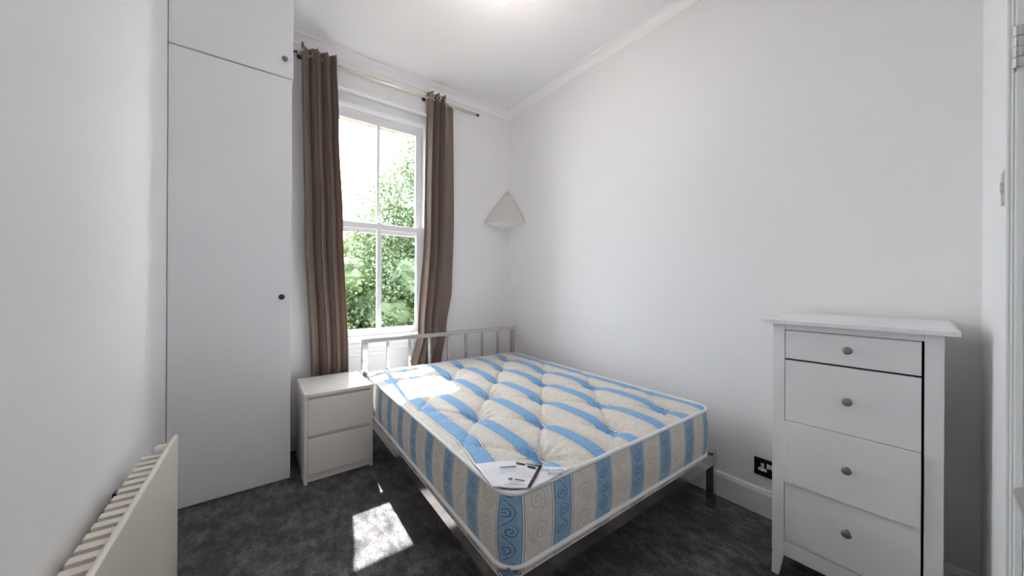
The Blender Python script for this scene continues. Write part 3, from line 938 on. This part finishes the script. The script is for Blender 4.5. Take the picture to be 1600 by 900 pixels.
def interp(tab, z):
    tab = sorted(tab)
    if z <= tab[0][0]: return tab[0][1]
    for (a, va), (b, vb) in zip(tab, tab[1:]):
        if z <= b:
            f = (z-a)/(b-a); f = f*f*(3-2*f); return va + (vb-va)*f
    return tab[-1][1]
def curtain(name, label, left, right, phase, amp, ztop, yoff, seed, eye_u, front_eye, drop):
    root = empty(name, (interp(left, 1.5), ROD_Y, 0.015))
    tag(root, label, 'curtain', 'eyelet curtains at the window')
    ox, oy, oz = root.location
    NU, NV = 200, 90
    rnd = random.Random(seed); ph = [rnd.uniform(0, 6.28) for _ in range(6)]
    def surf(u, v):
        z = 0.015 + (ztop-0.015)*v
        l, r = interp(left, z), interp(right, z)
        p = phase(u) + 0.35*math.sin(2.2*v*PI + ph[0])*u*(1-v) + 0.15*math.sin(7*u+ph[1]+3*v)
        a = amp(u, v)
        x = l + (r-l)*u + a*0.30*math.sin(2*p)*0.5
        y = ROD_Y - 0.028 + interp(yoff, z) + a*(math.sin(p) + 0.12*math.sin(3*p+ph[2]))
        y += 0.004*math.sin(9*u+ph[3]+4*v*PI)*(1-v)
        y = min(y, YF-0.010)
        zz = z - drop(u)*max(0, (v-0.9)/0.1)
        return (x-ox, y-oy, zz-oz)
    mb = MB()
    gv = [[mb.bm.verts.new(surf(i/NU, j/NV)) for j in range(NV+1)] for i in range(NU+1)]
    for i in range(NU):
        for j in range(NV):
            f = mb.bm.faces.new((gv[i][j], gv[i+1][j], gv[i+1][j+1], gv[i][j+1])); f.smooth = True
    c_ = mb.build('cloth', M['cloth'], root)
    c_.modifiers.new('thick', 'SOLIDIFY').thickness = 0.0025
    for u in eye_u:
        v = (ROD_Z-0.015)/(ztop-0.015)
        p = Vector(surf(u, v)); p2 = Vector(surf(u+0.004, v)); d = (p2-p).normalized()
        nrm = Vector((-d.y, d.x, 0))
        if (nrm.y > 0) == (u in front_eye): nrm = -nrm
        e1 = Vector((0, 0, 1)); e2 = d
        mb = MB(); cc = p + nrm*0.002
        mb.tube([cc + e1*0.021*math.cos(2*PI*k/20) + e2*0.021*math.sin(2*PI*k/20) for k in range(20)], 0.0045, 8, closed=True)
        mb.build('eyelet', M['gold'], root)
    return root
curtain('curtain', 'taupe eyelet curtain hanging between wardrobe and window',
        [(0.0, 0.37), (0.55, 0.352), (1.66, 0.303), (2.95, 0.278)], [(0.0, 0.63), (0.55, 0.617), (1.68, 0.567), (2.4, 0.535), (2.95, 0.517)],
        lambda u: (3.9 + 2*PI*u/0.40) if u < 0.40 else (3.9 + 2*PI*(1 + 2.3*(u-0.40)/0.60)), lambda u, v: 0.032 + 0.006*v, 2.958, [(0.0, 0.036), (0.62, 0.034), (1.4, 0.010), (2.95, 0.0)], 3, (0.10, 0.36, 0.64, 0.92), (), lambda u: 0.012*math.sin(11*u)**2)
curtain('curtain', 'taupe eyelet curtain gathered behind the headboard',
        [(0.0, 1.08), (0.50, 1.118), (0.80, 1.185), (1.75, 1.232), (2.95, 1.252)], [(0.0, 1.42), (0.50, 1.42), (0.80, 1.468), (1.2, 1.520), (1.8, 1.535), (2.95, 1.520)],
        lambda u: (2*PI*4.6*u + 0.6) if u < 0.62 else (2*PI*4.6*0.62 + 0.6 + 2*PI*1.1*(u-0.62)), lambda u, v: (0.034 if u < 0.62 else 0.034-0.010*min(1, (u-0.62)/0.1)) + 0.006*v, 2.950,
        [(0.0, 0.02), (0.85, 0.018), (1.6, 0.004), (2.95, 0.0)], 11, (0.10, 0.33, 0.62), (0.62,), lambda u: 0.05*min(1, max(0, (u-0.58)/0.08)) + 0.03*max(0, (u-0.85)/0.15)**2)

# ------------------------------------------------------------------ garden outside
struct(bx('ground_garden', (-25, YF+0.27, -3.2), (30, 45, -3.0), M['ground']), 'garden ground below the window', 'ground')
def tree(name, label, base, h, blobs, n_leaf, mt, size, seed, core=True):
    root = empty(name, base)
    tag(root, label, 'tree', 'trees outside the window')
    rnd = random.Random(seed)
    mb = MB()
    mb.tube([(0, 0, -0.05), (0.05, 0, h*0.3), (-0.06, 0.05, h*0.62), (0.02, 0, h*0.9)], 0.1, 9, radii=[0.17, 0.14, 0.09, 0.03])
    for (bx_, by_, bz_, rx, rz) in blobs:
        s0 = Vector((0, 0, min(h*0.75, max(h*0.25, bz_*0.6))))
        e0 = Vector((bx_, by_, bz_))
        mb.tube([s0, s0.lerp(e0, 0.5) + Vector((0, 0, 0.15)), e0], 0.04, 6, radii=[0.06, 0.04, 0.012])
    mb.build('trunk', M['bark'], root)
    verts, faces = [], []
    tot = sum(b[3]**2*b[4] for b in blobs)
    for (bx_, by_, bz_, rx, rz) in blobs:
        k = int(n_leaf*rx*rx*rz/tot)
        if core:
            c0 = Vector((bx_, by_, bz_)); i0 = len(verts); NA_, NB_ = 18, 11
            for ib in range(NB_+1):
                for ia in range(NA_):
                    th, ps = 2*PI*ia/NA_, PI*ib/NB_
                    k_ = 0.74*rnd.uniform(0.82, 1.12)
                    verts.append(c0 + Vector((rx*k_*math.sin(ps)*math.cos(th), rx*k_*math.sin(ps)*math.sin(th), rz*k_*math.cos(ps))))
            for ib in range(NB_):
                for ia in range(NA_):
                    a_, b_ = i0+ib*NA_+ia, i0+ib*NA_+(ia+1) % NA_
                    faces.append((a_, b_, b_+NA_, a_+NA_))
        # leaves grow in sprays
        spr = max(8, k//14)
        for _ in range(spr):
            while True:
                p = Vector((rnd.uniform(-1, 1), rnd.uniform(-1, 1), rnd.uniform(-1, 1)))
                if 0.25 < p.length < 1 and rnd.random() < p.length: break
            c = Vector((bx_+p.x*rx, by_+p.y*rx, bz_+p.z*rz))
            for _ in range(14):
                q_ = c + Vector((rnd.gauss(0, 1), rnd.gauss(0, 1), rnd.gauss(0, 0.7)))*size*1.7
                d = Vector((rnd.gauss(0, 1), rnd.gauss(0, 1), rnd.gauss(-0.3, 0.7))).normalized()
                a = d.orthogonal().normalized(); a.rotate(Matrix.Rotation(rnd.uniform(0, 6.28), 3, d))
                L_ = size*rnd.uniform(0.7, 1.3); W2 = L_*0.32
                i0 = len(verts)
                bend = d.cross(a)*L_*0.12
                verts += [q_, q_ + d*L_*0.5 + a*W2 + bend, q_ + d*L_, q_ + d*L_*0.5 - a*W2 + bend]
                faces.append((i0, i0+1, i0+2)); faces.append((i0, i0+2, i0+3))
    me = bpy.data.meshes.new('foliage'); me.from_pydata([tuple(v) for v in verts], [], faces)
    o = link('foliage', me, mt, root); o['kind'] = 'stuff'
    return root
GZ = -3.0
tree('tree', 'tall leafy tree at the right behind the upper panes', (5.3, 11.0, GZ), 8.5,
     [(-0.3, 0, 8.1, 1.2, 1.2), (0.9, 0, 7.4, 1.4, 1.3), (-1.1, 0, 7.0, 1.1, 1.0), (-1.75, 0, 6.0, 1.05, 0.95), (-0.6, 0.2, 5.6, 1.3, 1.1), (0.9, 0.2, 5.6, 1.5, 1.2), (-2.2, 0.1, 5.1, 0.95, 0.8), (2.4, 0.3, 5.6, 1.3, 1.3), (0.3, 0, 4.2, 1.6, 1.2), (-0.6, 0, 2.8, 1.5, 1.1), (1.8, 0.3, 3.6, 1.6, 1.4), (3.4, 0.2, 4.2, 1.4, 1.2)], 42000, M['leaf_mid'], 0.12, 1, False)
tree('tree', 'dark green tree filling the lower right pane', (3.6, 9.2, GZ), 5.0,
     [(0, 0, 4.3, 0.9, 0.8), (-0.5, 0.2, 3.3, 0.9, 0.8), (0.6, -0.1, 3.3, 1.0, 0.9), (0, 0, 2.2, 1.2, 0.9)], 11000, M['leaf_dark'], 0.105, 2)
tree('tree', 'rounded tree filling the lower left pane', (2.1, 10.2, GZ), 5.0,
     [(0, 0, 4.3, 1.0, 0.8), (-0.6, 0.1, 3.4, 1.0, 0.8), (-1.7, 0.2, 3.6, 1.1, 0.9), (-1.8, 0.2, 2.4, 1.2, 0.9), (0.6, 0.1, 3.6, 1.0, 0.8), (0, 0, 2.4, 1.4, 0.9)], 15000, M['leaf_mid'], 0.105, 3)
tree('tree', 'yellow-green bush low behind the left curtain edge', (1.75, 8.6, GZ), 3.2,
     [(0, 0, 2.75, 0.45, 0.42), (-0.2, 0, 2.2, 0.6, 0.5)], 3000, M['leaf_yellow'], 0.09, 4)
tree('tree', 'broad bright tree in the back row behind the others', (3.4, 14.0, GZ), 6.2,
     [(0, 0, 5.2, 1.5, 1.1), (-1.5, 0, 4.6, 1.4, 1.1), (1.6, 0, 5.2, 1.6, 1.2), (0, 0, 3.4, 2.2, 1.2)], 12000, M['leaf_yellow'], 0.15, 5)
